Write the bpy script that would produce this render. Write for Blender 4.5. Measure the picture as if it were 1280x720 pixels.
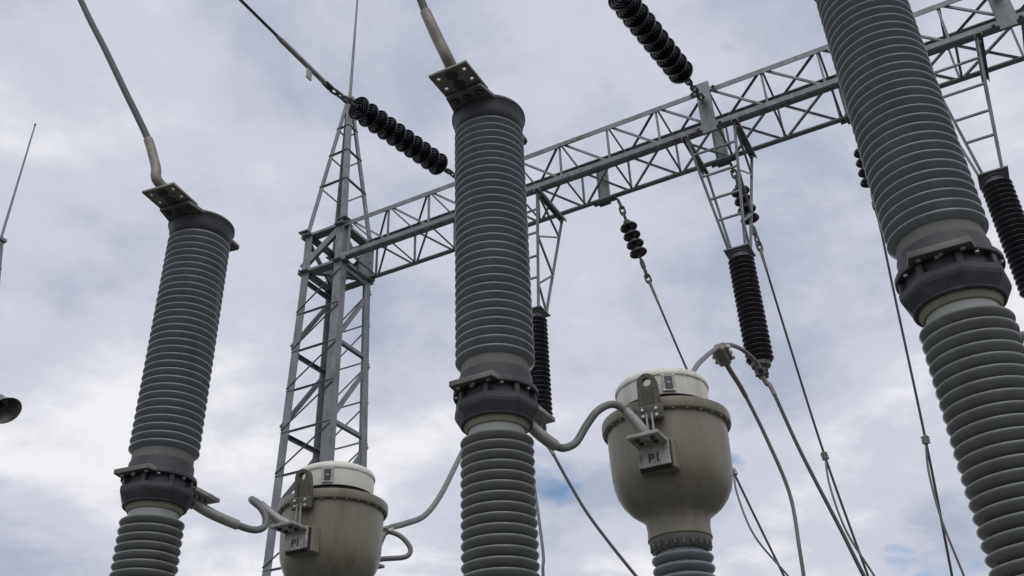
import bpy, math, random
from mathutils import Vector, Matrix
random.seed(7)
sc = bpy.context.scene
for o in list(bpy.data.objects): bpy.data.objects.remove(o)
R = math.radians
PI = math.pi

# ------------------------------------------------------------------ camera
cam_d = bpy.data.cameras.new('camera'); cam = bpy.data.objects.new('camera', cam_d)
sc.collection.objects.link(cam); sc.camera = cam
pitch, roll = R(31.786), R(2.22)
fw = Vector((0, math.cos(pitch), math.sin(pitch)))
up0 = Vector((0, -math.sin(pitch), math.cos(pitch))); rt0 = Vector((1, 0, 0))
rt = rt0*math.cos(roll) - up0*math.sin(roll); up = up0*math.cos(roll) + rt0*math.sin(roll)
m = Matrix((rt, up, -fw)).transposed().to_4x4(); m.translation = (0, 0, 1.6)
cam.matrix_world = m
cam_d.sensor_width = 36; cam_d.lens = 33.75; cam_d.clip_start = 0.05; cam_d.clip_end = 3000

# ------------------------------------------------------------------ sky
SUN_EL, SUN_AZ = 56, 172            # azimuth clockwise from +Y
w = bpy.data.worlds.new('World'); sc.world = w; w.use_nodes = True
nt = w.node_tree; nt.nodes.clear()
def N(tree, typ, **kw):
    n = tree.nodes.new(typ)
    for k, v_ in kw.items():
        if hasattr(n, k): setattr(n, k, v_)
    return n
def lk(tree, a, b): tree.links.new(a, b)
out = N(nt, 'ShaderNodeOutputWorld')
sky = N(nt, 'ShaderNodeTexSky', sky_type='NISHITA'); sky.sun_disc = False
sky.sun_elevation = R(SUN_EL); sky.sun_rotation = R(SUN_AZ); sky.air_density = 1.0; sky.dust_density = 0.6
bg1 = N(nt, 'ShaderNodeBackground'); bg1.inputs[1].default_value = 0.12
lk(nt, sky.outputs[0], bg1.inputs[0])
tc = N(nt, 'ShaderNodeTexCoord')
sep = N(nt, 'ShaderNodeSeparateXYZ'); lk(nt, tc.outputs['Generated'], sep.inputs[0])
def math_n(op, a=None, b=None, c=None, clamp=False):
    n = N(nt, 'ShaderNodeMath', operation=op); n.use_clamp = clamp
    for i, x in enumerate((a, b, c)):
        if x is None: continue
        if isinstance(x, (int, float)): n.inputs[i].default_value = x
        else: lk(nt, x, n.inputs[i])
    return n.outputs[0]
zc = math_n('ADD', math_n('MAXIMUM', sep.outputs[2], 0.0), 0.22)
px = math_n('DIVIDE', sep.outputs[0], zc); py = math_n('DIVIDE', sep.outputs[1], zc)
comb = N(nt, 'ShaderNodeCombineXYZ'); lk(nt, px, comb.inputs[0]); lk(nt, py, comb.inputs[1])
def noise(scale, detail, rough, off, dist=0.0):
    mp = N(nt, 'ShaderNodeMapping'); mp.inputs['Location'].default_value = off
    lk(nt, comb.outputs[0], mp.inputs[0])
    n = N(nt, 'ShaderNodeTexNoise'); n.inputs['Scale'].default_value = scale
    n.inputs['Detail'].default_value = detail; n.inputs['Roughness'].default_value = rough
    n.inputs['Distortion'].default_value = dist
    lk(nt, mp.outputs[0], n.inputs['Vector']); return n.outputs[0]
n1 = noise(1.5, 5, 0.5, (3.1, 1.7, 0.4), 0.2)
n2 = noise(3.4, 9, 0.60, (8.2, 4.1, 2.2), 0.2)
mix = math_n('ADD', math_n('MULTIPLY', n1, 0.56), math_n('MULTIPLY', n2, 0.44))
rmp = N(nt, 'ShaderNodeValToRGB'); lk(nt, mix, rmp.inputs[0])
cr = rmp.color_ramp; cr.interpolation = 'EASE'
cr.elements[0].position = 0.37; cr.elements[0].color = (0.39, 0.43, 0.525, 1)
cr.elements[1].position = 0.61; cr.elements[1].color = (0.82, 0.82, 0.85, 1)
e = cr.elements.new(0.49); e.color = (0.57, 0.587, 0.67, 1)
bg2 = N(nt, 'ShaderNodeBackground'); bg2.inputs[1].default_value = 1.07
lk(nt, rmp.outputs[0], bg2.inputs[0])
n3 = noise(3.0, 4, 0.50, (1.050, 9.251, 5.5), 0.4)
cov = N(nt, 'ShaderNodeMapRange'); lk(nt, n3, cov.inputs[0])
cov.inputs[1].default_value = 0.26; cov.inputs[2].default_value = 0.35
mx = N(nt, 'ShaderNodeMixShader'); lk(nt, cov.outputs[0], mx.inputs[0])
lk(nt, bg1.outputs[0], mx.inputs[1]); lk(nt, bg2.outputs[0], mx.inputs[2]); lk(nt, mx.outputs[0], out.inputs[0])

# ------------------------------------------------------------------ sun (behind cloud) and exposure
sd = bpy.data.lights.new('sun', 'SUN'); so = bpy.data.objects.new('sun', sd); sc.collection.objects.link(so)
sd.energy = 1.1; sd.angle = R(60); sd.color = (1.0, 0.95, 0.88)
sdir = Vector((math.sin(R(SUN_AZ))*math.cos(R(SUN_EL)), math.cos(R(SUN_AZ))*math.cos(R(SUN_EL)), math.sin(R(SUN_EL))))
so.rotation_euler = sdir.to_track_quat('Z', 'Y').to_euler(); so.location = (0, -10, 30)
vs = sc.view_settings; vs.view_transform = 'Standard'; vs.look = 'None'; vs.gamma = 1; vs.exposure = 0; vs.use_curve_mapping = False

# ------------------------------------------------------------------ materials
def mat(name, col, rough=0.5, metal=0.0, var=0.15, scale=6.0, bump=0.0, bscale=60.0, spec=0.5, streak=None, coat=0.0, dirt=None, drough=0.0):
    mt = bpy.data.materials.new(name); mt.use_nodes = True; t = mt.node_tree
    b = t.nodes['Principled BSDF']; b.inputs['Roughness'].default_value = rough; b.inputs['Metallic'].default_value = metal
    b.inputs['Specular IOR Level'].default_value = spec; b.inputs['Coat Weight'].default_value = coat; b.inputs['Coat Roughness'].default_value = 0.12
    geo = N(t, 'ShaderNodeNewGeometry')
    mp = N(t, 'ShaderNodeMapping'); lk(t, geo.outputs['Position'], mp.inputs[0])
    if streak: mp.inputs['Scale'].default_value = streak
    n = N(t, 'ShaderNodeTexNoise'); n.inputs['Scale'].default_value = scale; n.inputs['Detail'].default_value = 8; n.inputs['Roughness'].default_value = 0.62
    lk(t, mp.outputs[0], n.inputs['Vector'])
    rp = N(t, 'ShaderNodeValToRGB'); lk(t, n.outputs[0], rp.inputs[0])
    lo = [c*(1-var) for c in col]; hi = [min(1, c*(1+var)) for c in col]
    rp.color_ramp.elements[0].position = 0.3; rp.color_ramp.elements[0].color = (*lo, 1)
    rp.color_ramp.elements[1].position = 0.7; rp.color_ramp.elements[1].color = (*hi, 1)
    src = rp.outputs[0]
    if dirt:
        dcol, lo_, hi_, dsc, dstr = dirt
        mp2 = N(t, 'ShaderNodeMapping'); mp2.inputs['Scale'].default_value = dstr; lk(t, geo.outputs['Position'], mp2.inputs[0])
        n2_ = N(t, 'ShaderNodeTexNoise'); n2_.inputs['Scale'].default_value = dsc; n2_.inputs['Detail'].default_value = 10; n2_.inputs['Roughness'].default_value = 0.68
        lk(t, mp2.outputs[0], n2_.inputs['Vector'])
        mr = N(t, 'ShaderNodeMapRange'); lk(t, n2_.outputs[0], mr.inputs[0]); mr.inputs[1].default_value = lo_; mr.inputs[2].default_value = hi_
        mxr = N(t, 'ShaderNodeMix'); mxr.data_type = 'RGBA'; lk(t, mr.outputs[0], mxr.inputs[0])
        lk(t, src, mxr.inputs[6]); mxr.inputs[7].default_value = (*dcol, 1); src = mxr.outputs[2]
    lk(t, src, b.inputs['Base Color'])
    r2 = N(t, 'ShaderNodeMapRange'); lk(t, n.outputs[0], r2.inputs[0]); r2.inputs[1].default_value = 0.25; r2.inputs[2].default_value = 0.75
    r2.inputs[3].default_value = max(0.03, rough-0.08-drough); r2.inputs[4].default_value = min(1, rough+0.12+drough); lk(t, r2.outputs[0], b.inputs['Roughness'])
    if bump:
        n4 = N(t, 'ShaderNodeTexNoise'); n4.inputs['Scale'].default_value = bscale; n4.inputs['Detail'].default_value = 4
        lk(t, geo.outputs['Position'], n4.inputs['Vector'])
        bp = N(t, 'ShaderNodeBump'); bp.inputs['Strength'].default_value = bump; bp.inputs['Distance'].default_value = 0.004
        lk(t, n4.outputs[0], bp.inputs['Height']); lk(t, bp.outputs[0], b.inputs['Normal'])
    return mt
M = {
 'porc':  mat('grey_porcelain_glaze', (0.212, 0.240, 0.258), 0.20, var=0.14, scale=6, drough=.06, dirt=((0.185, 0.188, 0.175), 0.48, 0.74, 10, (1, 1, .22))),
 'porc2': mat('grey_green_porcelain_glaze', (0.172, 0.184, 0.178), 0.22, var=0.14, scale=6, drough=.06, dirt=((0.150, 0.146, 0.122), 0.48, 0.74, 10, (1, 1, .22))),
 'neck':  mat('pale_grey_porcelain', (0.30, 0.315, 0.295), 0.4, var=0.12),
 'cement':mat('khaki_cement_joint', (0.25, 0.235, 0.18), 0.85, var=0.2, scale=20, bump=.3),
 'cementd':mat('grey_cement_joint', (0.150, 0.150, 0.135), 0.8, var=0.2, scale=18, bump=.3),
 'cast':  mat('dark_cast_metal', (0.048, 0.049, 0.055), 0.55, metal=0.15, var=0.3, scale=14, bump=.25, bscale=120, dirt=((0.13, 0.12, 0.10), 0.55, 0.8, 12, (1, 1, .5))),
 'tab':   mat('weathered_aluminium_tab', (0.155, 0.148, 0.135), 0.5, metal=0.3, var=0.22, scale=18, bump=.15, bscale=150),
 'alu':   mat('dull_aluminium', (0.36, 0.355, 0.33), 0.45, metal=0.45, var=0.18, scale=16, bump=.12, bscale=180),
 'alud':  mat('stained_aluminium', (0.23, 0.215, 0.185), 0.5, metal=0.35, var=0.3, scale=22, bump=.2, bscale=120, dirt=((0.14, 0.09, 0.05), 0.58, 0.75, 16, (1, 1, 1))),
 'alup':  mat('weathered_terminal_aluminium', (0.46, 0.45, 0.41), 0.5, metal=0.2, var=0.15, scale=14, bump=.12, bscale=150, dirt=((0.085, 0.078, 0.066), 0.47, 0.68, 15, (1, 1, .55))),
 'boltg': mat('grey_painted_bolt', (0.33, 0.31, 0.25), 0.45, metal=0.2, var=0.15, scale=60),
 'bolt':  mat('bright_bolt_steel', (0.62, 0.62, 0.60), 0.3, metal=0.75, var=0.15, scale=60),
 'boltd': mat('dark_bolt_steel', (0.07, 0.07, 0.075), 0.45, metal=0.4, var=0.3, scale=60),
 'galv':  mat('galvanised_steel', (0.225, 0.243, 0.252), 0.50, metal=0.25, var=0.28, scale=7, bump=.1, bscale=90, dirt=((0.13, 0.13, 0.125), 0.48, 0.72, 9, (1, 1, .4))),
 'black': mat('black_brown_glaze', (0.012, 0.011, 0.017), 0.17, var=0.3, scale=6, dirt=((0.026, 0.025, 0.03), 0.45, 0.85, 4, (1, 1, 1))),
 'brown': mat('dark_brown_glaze', (0.030, 0.024, 0.028), 0.16, var=0.3, scale=20, dirt=((0.055, 0.05, 0.05), 0.45, 0.85, 5, (1, 1, 1))),
 'cable': mat('stranded_aluminium_grey', (0.20, 0.203, 0.198), 0.5, metal=0.3, var=0.12, scale=14, bump=.12, bscale=160),
 'cabled':mat('dark_stranded_conductor', (0.07, 0.07, 0.075), 0.55, metal=0.3, var=0.15, scale=14, bump=.12, bscale=160),
 'khaki': mat('khaki_grey_tank_paint', (0.232, 0.215, 0.162), 0.36, var=0.12, scale=3.0, drough=.06, bump=.06, bscale=40, dirt=((0.145, 0.125, 0.088), 0.48, 0.70, 7, (1, 1, .13))),
 'eye':   mat('dark_lifting_eye_paint', (0.125, 0.118, 0.098), 0.5, var=0.25, scale=16, bump=.2, bscale=90, dirt=((0.07, 0.06, 0.05), 0.5, 0.75, 14, (1, 1, .5))),
 'cream': mat('cream_white_cover_paint', (0.78, 0.76, 0.69), 0.42, var=0.07, scale=5, dirt=((0.36, 0.33, 0.26), 0.55, 0.8, 8, (1, 1, .15))),
 'hard':  mat('dark_weathered_hardware', (0.11, 0.11, 0.105), 0.5, metal=0.4, var=0.3, scale=30),
 'gapshade':mat('black_gap_shade', (0.025, 0.023, 0.02), 0.7),  # near-black colour that paints shade into narrow gaps
 'glass': mat('gauge_window_glass', (0.05, 0.055, 0.06), 0.08, var=0.1),
 'ink':   mat('black_lettering', (0.02, 0.02, 0.02), 0.6),
 'conc':  mat('concrete', (0.38, 0.37, 0.34), 0.9, var=0.2, scale=8, bump=.4),
 'grav':  mat('grey_gravel', (0.095, 0.092, 0.082), 0.95, var=0.45, scale=14, bump=.8, bscale=26),
 'lampin':mat('lamp_reflector_dull', (0.20, 0.195, 0.175), 0.35, metal=0.5, var=0.2, scale=9),
}

# ------------------------------------------------------------------ mesh helpers
COL = sc.collection
class G:
    def __init__(s): s.v = []; s.f = []
    def add(s, vs_, fs, T=None):
        b = len(s.v)
        s.v += [tuple((T @ Vector(p)) if T else Vector(p)) for p in vs_]
        s.f += [tuple(i+b for i in f_) for f_ in fs]; return s
    def box(s, x0, x1, y0, y1, z0, z1, T=None, bev=0.0):
        if bev <= 0:
            vs_ = [(x, y, z) for z in (z0, z1) for y in (y0, y1) for x in (x0, x1)]
            return s.add(vs_, [(0,2,3,1),(4,5,7,6),(0,1,5,4),(2,6,7,3),(0,4,6,2),(1,3,7,5)], T)
        c = bev
        ring = [(x0+c,y0),(x1-c,y0),(x1,y0+c),(x1,y1-c),(x1-c,y1),(x0+c,y1),(x0,y1-c),(x0,y0+c)]
        def ins(k): return [(min(max(x, x0+k), x1-k), min(max(y, y0+k), y1-k)) for x, y in ring]
        vs_ = []
        for rr, z in ((ins(c), z0), (ring, z0+c), (ring, z1-c), (ins(c), z1)): vs_ += [(x, y, z) for x, y in rr]
        fs = [tuple(reversed(range(8))), tuple(range(24, 32))]
        for k in range(3):
            for i in range(8): fs.append((k*8+i, k*8+(i+1)%8, k*8+8+(i+1)%8, k*8+8+i))
        return s.add(vs_, fs, T)
    def lathe(s, prof, n=48, T=None, closed=True):
        vs_, fs = [], []; k = len(prof)
        for r, z in prof:
            for i in range(n):
                a_ = 2*PI*i/n; vs_.append((r*math.cos(a_), r*math.sin(a_), z))
        for j in range(k-1):
            for i in range(n):
                a1, a2 = j*n+i, j*n+(i+1) % n
                fs.append((a2, a1, a1+n, a2+n))
        if closed:
            if prof[0][0] > 1e-5: fs.append(tuple(range(n)))
            if prof[-1][0] > 1e-5: fs.append(tuple((k-1)*n+i for i in reversed(range(n))))
        return s.add(vs_, fs, T)
    def sweep(s, poly, p, q, hint=(0, 0, 1)):
        p, q = Vector(p), Vector(q); d = (q-p).normalized(); h = Vector(hint)
        if abs(d.dot(h.normalized())) > .995: h = Vector((1, 0.3, 0))
        x = (h - d*h.dot(d)).normalized(); y = d.cross(x); n = len(poly)
        vs_ = [p + x*a_ + y*b_ for a_, b_ in poly] + [q + x*a_ + y*b_ for a_, b_ in poly]
        fs = [tuple(reversed(range(n))), tuple(range(n, 2*n))] + [(i, (i+1) % n, n+(i+1) % n, n+i) for i in range(n)]
        return s.add(vs_, fs)
    def L(s, p, q, w_, hint=(0, 0, 1), t=None, w2=None):
        t = t or max(.006, w_*.11); w2 = w2 or w_
        return s.sweep([(0, 0), (w_, 0), (w_, t), (t, t), (t, w2), (0, w2)], p, q, hint)
    def flat(s, p, q, w_, t, hint=(0, 0, 1)):
        return s.sweep([(-t/2, -w_/2), (t/2, -w_/2), (t/2, w_/2), (-t/2, w_/2)], p, q, hint)
    def chan(s, p, q, w_, d_, hint=(0, 0, 1), t=.008):
        return s.sweep([(0, -w_/2), (0, w_/2), (-d_, w_/2), (-d_, w_/2-t), (-t, w_/2-t), (-t, -w_/2+t), (-d_, -w_/2+t), (-d_, -w_/2)], p, q, hint)
    def tube(s, pts, r, n=10, cap=True):
        pts = [Vector(p) for p in pts]; k = len(pts); rad = r if isinstance(r, (list, tuple)) else [r]*k
        d0 = (pts[1]-pts[0]).normalized(); h = Vector((0, 0, 1)) if abs(d0.z) < .9 else Vector((1, 0, 0))
        x = (h - d0*h.dot(d0)).normalized(); vs_, fs = [], []
        for i in range(k):
            d = (pts[min(i+1, k-1)] - pts[max(i-1, 0)]).normalized()
            x = (x - d*x.dot(d)).normalized(); y = d.cross(x)
            for j in range(n):
                a_ = 2*PI*j/n; vs_.append(pts[i] + (x*math.cos(a_) + y*math.sin(a_))*rad[i])
        for i in range(k-1):
            for j in range(n): fs.append((i*n+j, i*n+(j+1) % n, (i+1)*n+(j+1) % n, (i+1)*n+j))
        if cap: fs += [tuple(reversed(range(n))), tuple((k-1)*n+j for j in range(n))]
        return s.add(vs_, fs)
    def mesh(s, name, m_, smooth=False, ang=35):
        me = bpy.data.meshes.new(name); me.from_pydata([tuple(p) for p in s.v], [], s.f); me.materials.append(M[m_])
        if smooth:
            me.polygons.foreach_set('use_smooth', [True]*len(me.polygons)); me.set_sharp_from_angle(angle=R(ang))
        me.update(); return me
    def obj(s, name, m_, parent=None, smooth=False, loc=None, rot=None, ang=35):
        return link(name, s.mesh(name, m_, smooth, ang), parent, loc, rot)
def link(name, me, parent=None, loc=None, rot=None):
    o = bpy.data.objects.new(name, me); COL.objects.link(o)
    if parent: o.parent = parent
    if loc is not None: o.location = loc
    if rot is not None: o.rotation_euler = rot
    return o
def tag(o, label, cat, group=None):
    o['label'] = label; o['category'] = cat
    if group: o['group'] = group
    return o
def empty(name, loc, rz, label, cat, group=None):
    o = bpy.data.objects.new(name, None); COL.objects.link(o); o.empty_display_size = .2
    o.location = loc; o.rotation_euler = (0, 0, rz); return tag(o, label, cat, group)
def copy_tree(o, parent=None):
    c = o.copy(); COL.objects.link(c)
    if parent: c.parent = parent
    for ch in list(o.children): copy_tree(ch, c)
    return c
def spline(pts, sub=8):
    P = [Vector(p) for p in pts]; P = [2*P[0]-P[1]] + P + [2*P[-1]-P[-2]]; o = []
    for i in range(1, len(P)-2):
        for j in range(sub):
            t = j/sub
            o.append(.5*((2*P[i]) + (P[i+1]-P[i-1])*t + (2*P[i-1]-5*P[i]+4*P[i+1]-P[i+2])*t*t + (3*P[i]-P[i-1]-3*P[i+1]+P[i+2])*t**3))
    return o + [P[-2]]
def along(d):      # rotation taking +Z to d
    return Vector(d).to_track_quat('Z', 'Y').to_matrix().to_4x4()
def holed(name, outer, holes, thick, m_, T=None):    # plate with real holes; local x,y plane
    cu = bpy.data.curves.new(name, 'CURVE'); cu.dimensions = '2D'; cu.fill_mode = 'BOTH'; cu.extrude = thick/2; cu.bevel_depth = .0015
    for ring in [outer] + [[(hx+hr*math.cos(2*PI*i/14), hy+hr*math.sin(2*PI*i/14)) for i in range(14)] for hx, hy, hr in holes]:
        sp = cu.splines.new('POLY'); sp.points.add(len(ring)-1); sp.use_cyclic_u = True
        for i, (x, y) in enumerate(ring): sp.points[i].co = (x, y, 0, 1)
    ob = bpy.data.objects.new(name, cu); COL.objects.link(ob)
    dg = bpy.context.evaluated_depsgraph_get(); me = bpy.data.meshes.new_from_object(ob.evaluated_get(dg))
    bpy.data.objects.remove(ob); me.name = name; me.materials.clear(); me.materials.append(M[m_])
    if T: me.transform(T)
    return me
def lettering(text, size, m_):
    cu = bpy.data.curves.new('lettering', 'FONT'); cu.body = text; cu.size = size; cu.extrude = .0008; cu.align_x = 'CENTER'; cu.align_y = 'CENTER'
    ob = bpy.data.objects.new('lettering', cu); COL.objects.link(ob)
    dg = bpy.context.evaluated_depsgraph_get(); me = bpy.data.meshes.new_from_object(ob.evaluated_get(dg))
    bpy.data.objects.remove(ob); me.materials.clear(); me.materials.append(M[m_]); return me
HEX = G().lathe([(0, .010), (.0095, .010), (.0115, .008), (.0115, 0), (.016, 0), (.016, -.003)], 6).mesh('bolt', 'bolt')
HEXG = G().lathe([(0, .010), (.0095, .010), (.0115, .008), (.0115, 0), (.016, 0), (.016, -.003)], 6).mesh('bolt', 'boltg')
HEXD = G().lathe([(0, .012), (.0125, .012), (.0145, .009), (.0145, 0), (.019, 0), (.019, -.003)], 6).mesh('bolt', 'boltd')
def bolt(parent, loc, d=(0, 0, 1), s=1.0, me=None):
    o = link('bolt', me or HEX, parent, loc, Vector(d).to_track_quat('Z', 'Y').to_euler()); o.scale = (s, s, s); return o

# yard frame: u runs along the gantry beam, v points across it, away from the breakers
A = R(-27); B0 = Vector((-2.326, 10.955, 0))
U = Vector((math.cos(A), math.sin(A), 0)); V = Vector((-math.sin(A), math.cos(A), 0))
def W(u, v_, z=0): return B0 + U*u + V*v_ + Vector((0, 0, z))
ZB, ZT, DV = 8.985, 9.585, 0.68           # beam chord heights and depth

# ------------------------------------------------------------------ ground
g = G(); n_ = 24; S_ = 700
for j in range(n_+1):
    for i in range(n_+1): g.v.append((-S_+2*S_*i/n_, -S_+2*S_*j/n_, 0))
g.f = [(j*(n_+1)+i, j*(n_+1)+i+1, (j+1)*(n_+1)+i+1, (j+1)*(n_+1)+i) for j in range(n_) for i in range(n_)]
o = g.obj('gravel_ground', 'grav'); o['kind'] = 'structure'

# ------------------------------------------------------------------ gantry towers
def make_tower(label, sparse=False):
    t = empty('gantry_tower', W(0, 0), A, label, 'lattice tower', 'lattice towers of the gantry')
    H = .34; ZF = 9.62; ZA = 12.28
    def cr(su, sv, z):
        h = H + max(0, 9.0-z)*.020
        if z > ZF: h = H + (z-ZF)/(ZA-ZF)*(.045-H)
        return Vector((-H + su*h, H + sv*h, z))
    C4 = [(1, -1), (1, 1), (-1, 1), (-1, -1)]
    for su, sv in C4:
        p, q = cr(su, sv, .05), cr(su, sv, 8.9)
        h = Vector((-su, 0, 0)) if su*sv > 0 else Vector((0, -sv, 0))
        a = G(); a.L(p, q, .125, h, .012); a.L(q, cr(su, sv, ZF), .125, h, .012); a.obj('leg', 'galv', t)
        G().box(-.16, .16, -.16, .16, 0, .10, Matrix.Translation((p.x, p.y, 0)), .01).obj('footing', 'conc', t)
        a = G(); q = cr(su, sv, ZF+.02); a.L(q, cr(su, sv, ZA), .072, h, .008); a.box(-.08, .08, -.08, .08, -.014, .0, Matrix.Translation(q), 0); a.obj('peak_leg', 'galv', t)
    for k in range(4):
        a4, b4 = C4[k], C4[(k+1) % 4]
        n4 = Vector(((a4[0]+b4[0])/2, (a4[1]+b4[1])/2, 0))
        off = n4*-.006
        # box round the beam end
        for z in (ZB-.035, ZF-.06):
            ex = (cr(*b4, z)-cr(*a4, z)).normalized()*.07
            G().L(cr(*a4, z)-ex+n4*.012, cr(*b4, z)+ex+n4*.012, .14, -n4, .010, .04).obj('ring_angle', 'galv', t)
        if k != 0: G().L(cr(*a4, ZB+.03), cr(*b4, ZF-.10), .05, -n4, .010, .10).obj('ring_brace', 'galv', t)
        if k != 3: G().L(cr(*b4, ZB+.03)+off*3, cr(*a4, ZF-.10)+off*3, .05, -n4, .009, .08).obj('ring_brace', 'galv', t)
        if k in (0, 1): G().L(cr(*C4[k], ZB+.01), cr(*C4[k+2], ZB+.01), .07, (0, 0, 1), .008).obj('plan_brace', 'galv', t)
        # shaft lacing: thin rungs and diagonals along the beam, heavy zigzags across it
        z0 = 8.86; per = .58; i = 0
        while z0 > .7:
            z1 = z0-per
            if k in (1, 3):
                lo_, hi_ = (a4, b4) if k == 3 else (b4, a4)
                G().L(cr(*hi_, z0-.04)+off, cr(*lo_, z1+.03)+off, .024, n4, .005).obj('thin_brace', 'galv', t)
                G().L(cr(*a4, z1)+off*2, cr(*b4, z1)+off*2, .024, n4, .005).obj('rung', 'galv', t)
            else:
                fr, bk = (a4, b4) if k == 0 else (b4, a4)
                if i % 2 == 0:
                    G().L(cr(*fr, z0)+off, cr(*bk, z0)+off, .056, -n4, .006, .05).obj('cross_bar', 'galv', t)
                    if z0 > 1.9: G().L(cr(*bk, z0-.05)+off, cr(*fr, z0-2*per+.04)+off, .035, -n4, .006, .06).obj('lacing_bar', 'galv', t)
            z0 = z1; i += 1
        # peak bracing
        for zz in (10.5, 11.12, 11.68):
            G().L(cr(*a4, zz)+off*2, cr(*b4, zz)+off*2, .028, n4, .005).obj('peak_rung', 'galv', t)
    G().box(-.085, .085, -.085, .085, 12.27, 12.34, Matrix.Translation((-H, H, 0)), .006).obj('peak_cap', 'galv', t)
    a = G(); a.tube([(-H, H, 12.2), (-H, H, 13.4), (-H, H, 15.2)], [.026, .022, .013], 10); a.lathe([(0, 15.23), (.02, 15.22), (.02, 15.18), (0, 15.17)], 10, Matrix.Translation((-H, H, 0))); a.obj('lightning_rod', 'galv', t, True)
    # gusset plates facing along the beam
    for sv, zc_ in ((1, 9.3),):
        gp = [(-.17, -.33), (.16, -.33), (.16, .30), (.0, .30), (-.17, .02)]
        me = holed('gusset_plate', gp, [(.08, .16, .017), (.08, -.06, .017), (.08, -.22, .017)], .012, 'galv',
                   Matrix.Translation((.016, DV-.14, zc_)) @ Matrix.Rotation(R(90), 4, 'Y') @ Matrix.Rotation(R(90), 4, 'Z'))
        link('gusset_plate', me, t)
    return t
tw = make_tower('grey lattice tower with lightning rod carrying the steel gantry beam')
tw2 = copy_tree(tw); tw2.location = W(-7.98, -.22); tw2['label'] = 'lattice tower with lightning rod and floodlight, standing free of the gantry beam'
tw3 = copy_tree(tw); tw3.location = W(10.60+DV, 0); tw3['label'] = 'grey lattice tower at the end of the beam behind the leaning breaker pole'

# ------------------------------------------------------------------ gantry beam
bm_ = empty('gantry_beam', W(0, 0, 0), A, 'long square lattice steel beam spanning from the tower over the yard', 'gantry beam')
L0, L1 = .0, 10.6
def UK(k): return .1 + .653*k
def chord(v_, z, w_, h, w2, t=.010):
    G().L((L0, v_, z), (L1, v_, z), w_, h, t, w2).obj('chord', 'galv', bm_)
# sweep axes: x = hint, y = dir x hint
chord(0, ZT+.0, .070, (0, 0, -1), .070)
chord(0, ZB-.0, .078, (0, 0, 1), -.085, .011)
chord(DV, ZB, .070, (0, 0, 1), .075)
chord(DV, ZT+.045, .075, (0, 0, -1), -.095)
bw = .025
def br(nm, p, q, h, w_=bw): G().L(p, q, w_, h, .005).obj(nm, 'galv', bm_)
for k in range(0, 17):
    uk = UK(k)
    br('vertical', (uk, .014, ZB+.02), (uk, .014, ZT-.01), (0, 1, 0))
    br('vertical', (uk, DV-.014, ZB+.02), (uk, DV-.014, ZT-.01), (0, -1, 0))
    br('strut', (uk+.02, .012, ZT-.012), (uk+.02, DV-.012, ZT-.012), (0, 0, -1))
    br('strut', (uk+.02, .012, ZB+.014), (uk+.02, DV-.012, ZB+.014), (0, 0, 1))
    if k < 16:
        u2 = UK(k+1)
        br('diagonal', (uk+.03, .02, ZT-.03), (u2-.02, .02, ZB+.04), (0, 1, 0))
        br('diagonal', (uk+.03, DV-.02, ZT-.03), (u2-.02, DV-.02, ZB+.04), (0, -1, 0))
        if k not in (5, 11): br('diagonal', (u2-.02, .02, ZT-.02), (uk+.03, DV-.02, ZT-.02), (0, 0, -1))
        br('diagonal', (u2-.02, .02, ZB+.02), (uk+.03, DV-.02, ZB+.02), (0, 0, 1))
for us in (3.0+.5, 7.1):
    for v_, z_ in ((-.004, ZB+.05), (-.004, ZT-.04)):
        p = G().box(us-.16, us+.16, v_-.008, v_-.001, z_-.032, z_+.032, None, .002).obj('splice_plate', 'galv', bm_)
        for du in (-.12, -.045, .045, .12): bolt(p, (us+du, v_-.008, z_), (0, -1, 0), .9, HEXG)
STR_U = [2.07, 5.27, 8.48]; SUS_U = [3.70, 5.27, 6.83]
for us in STR_U:                                  # plates that carry the strain strings, front face
    p = G().chan((us, -.02, ZB-.06), (us, -.02, ZT+.10), .165, .045, (0, -1, 0), .009).obj('anchor_plate', 'galv', bm_)
    for dz in (ZB+.02, ZT-.02):
        for du in (-.13, .13): bolt(p, (us+du, -.02, dz), (0, -1, 0), 1.2, HEXD)
    G().box(us-.15, us+.15, -.016, -.006, ZB+.0, ZB+.05).obj('clamp_bar', 'galv', p)
    G().box(us-.15, us+.15, -.016, -.006, ZT-.05, ZT-.0).obj('clamp_bar', 'galv', p)
for us in SUS_U:                                  # plates that carry the small strings, back face
    p = G().chan((us-.05, DV+.022, ZB-.05), (us-.05, DV+.022, ZT+.04), .15, .045, (0, 1, 0), .009).obj('anchor_plate', 'galv', bm_)
    G().box(us-.2, us+.12, DV-.10, DV+.02, ZB-.022, ZB-.010).obj('clamp_bar', 'galv', p)
    for du in (-.16, .08): bolt(p, (us+du, DV-.04, ZB-.022), (0, 0, -1), 1.2, HEXD)

# ------------------------------------------------------------------ floodlight on the free-standing tower
fl = empty('floodlight', W(-6.27, -.21, 8.16), A, 'round floodlight held out on an arm from the free-standing tower', 'floodlight')
dl = Vector((.68, .08, -.73)).normalized()
T = along(dl)
G().lathe([(.0, -.34), (.07, -.34), (.10, -.30), (.12, -.20), (.19, -.06), (.235, .02), (.245, .03), (.24, .035), (.228, .028), (.18, -.05), (.11, -.17), (.0, -.20)], 40, T).obj('lamp_shade', 'lampin', fl, True)
G().lathe([(0, -.02), (.03, -.03), (.045, -.09), (.02, -.19)], 20, T).obj('bulb', 'glass', fl, True)
G().tube(spline([dl*-.3, dl*-.3+Vector((-.15, .1, -.06)), (-.95, .25, -.10), (-1.42, .25, -.12)], 5), .024, 8).obj('arm', 'galv', fl, True)

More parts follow.
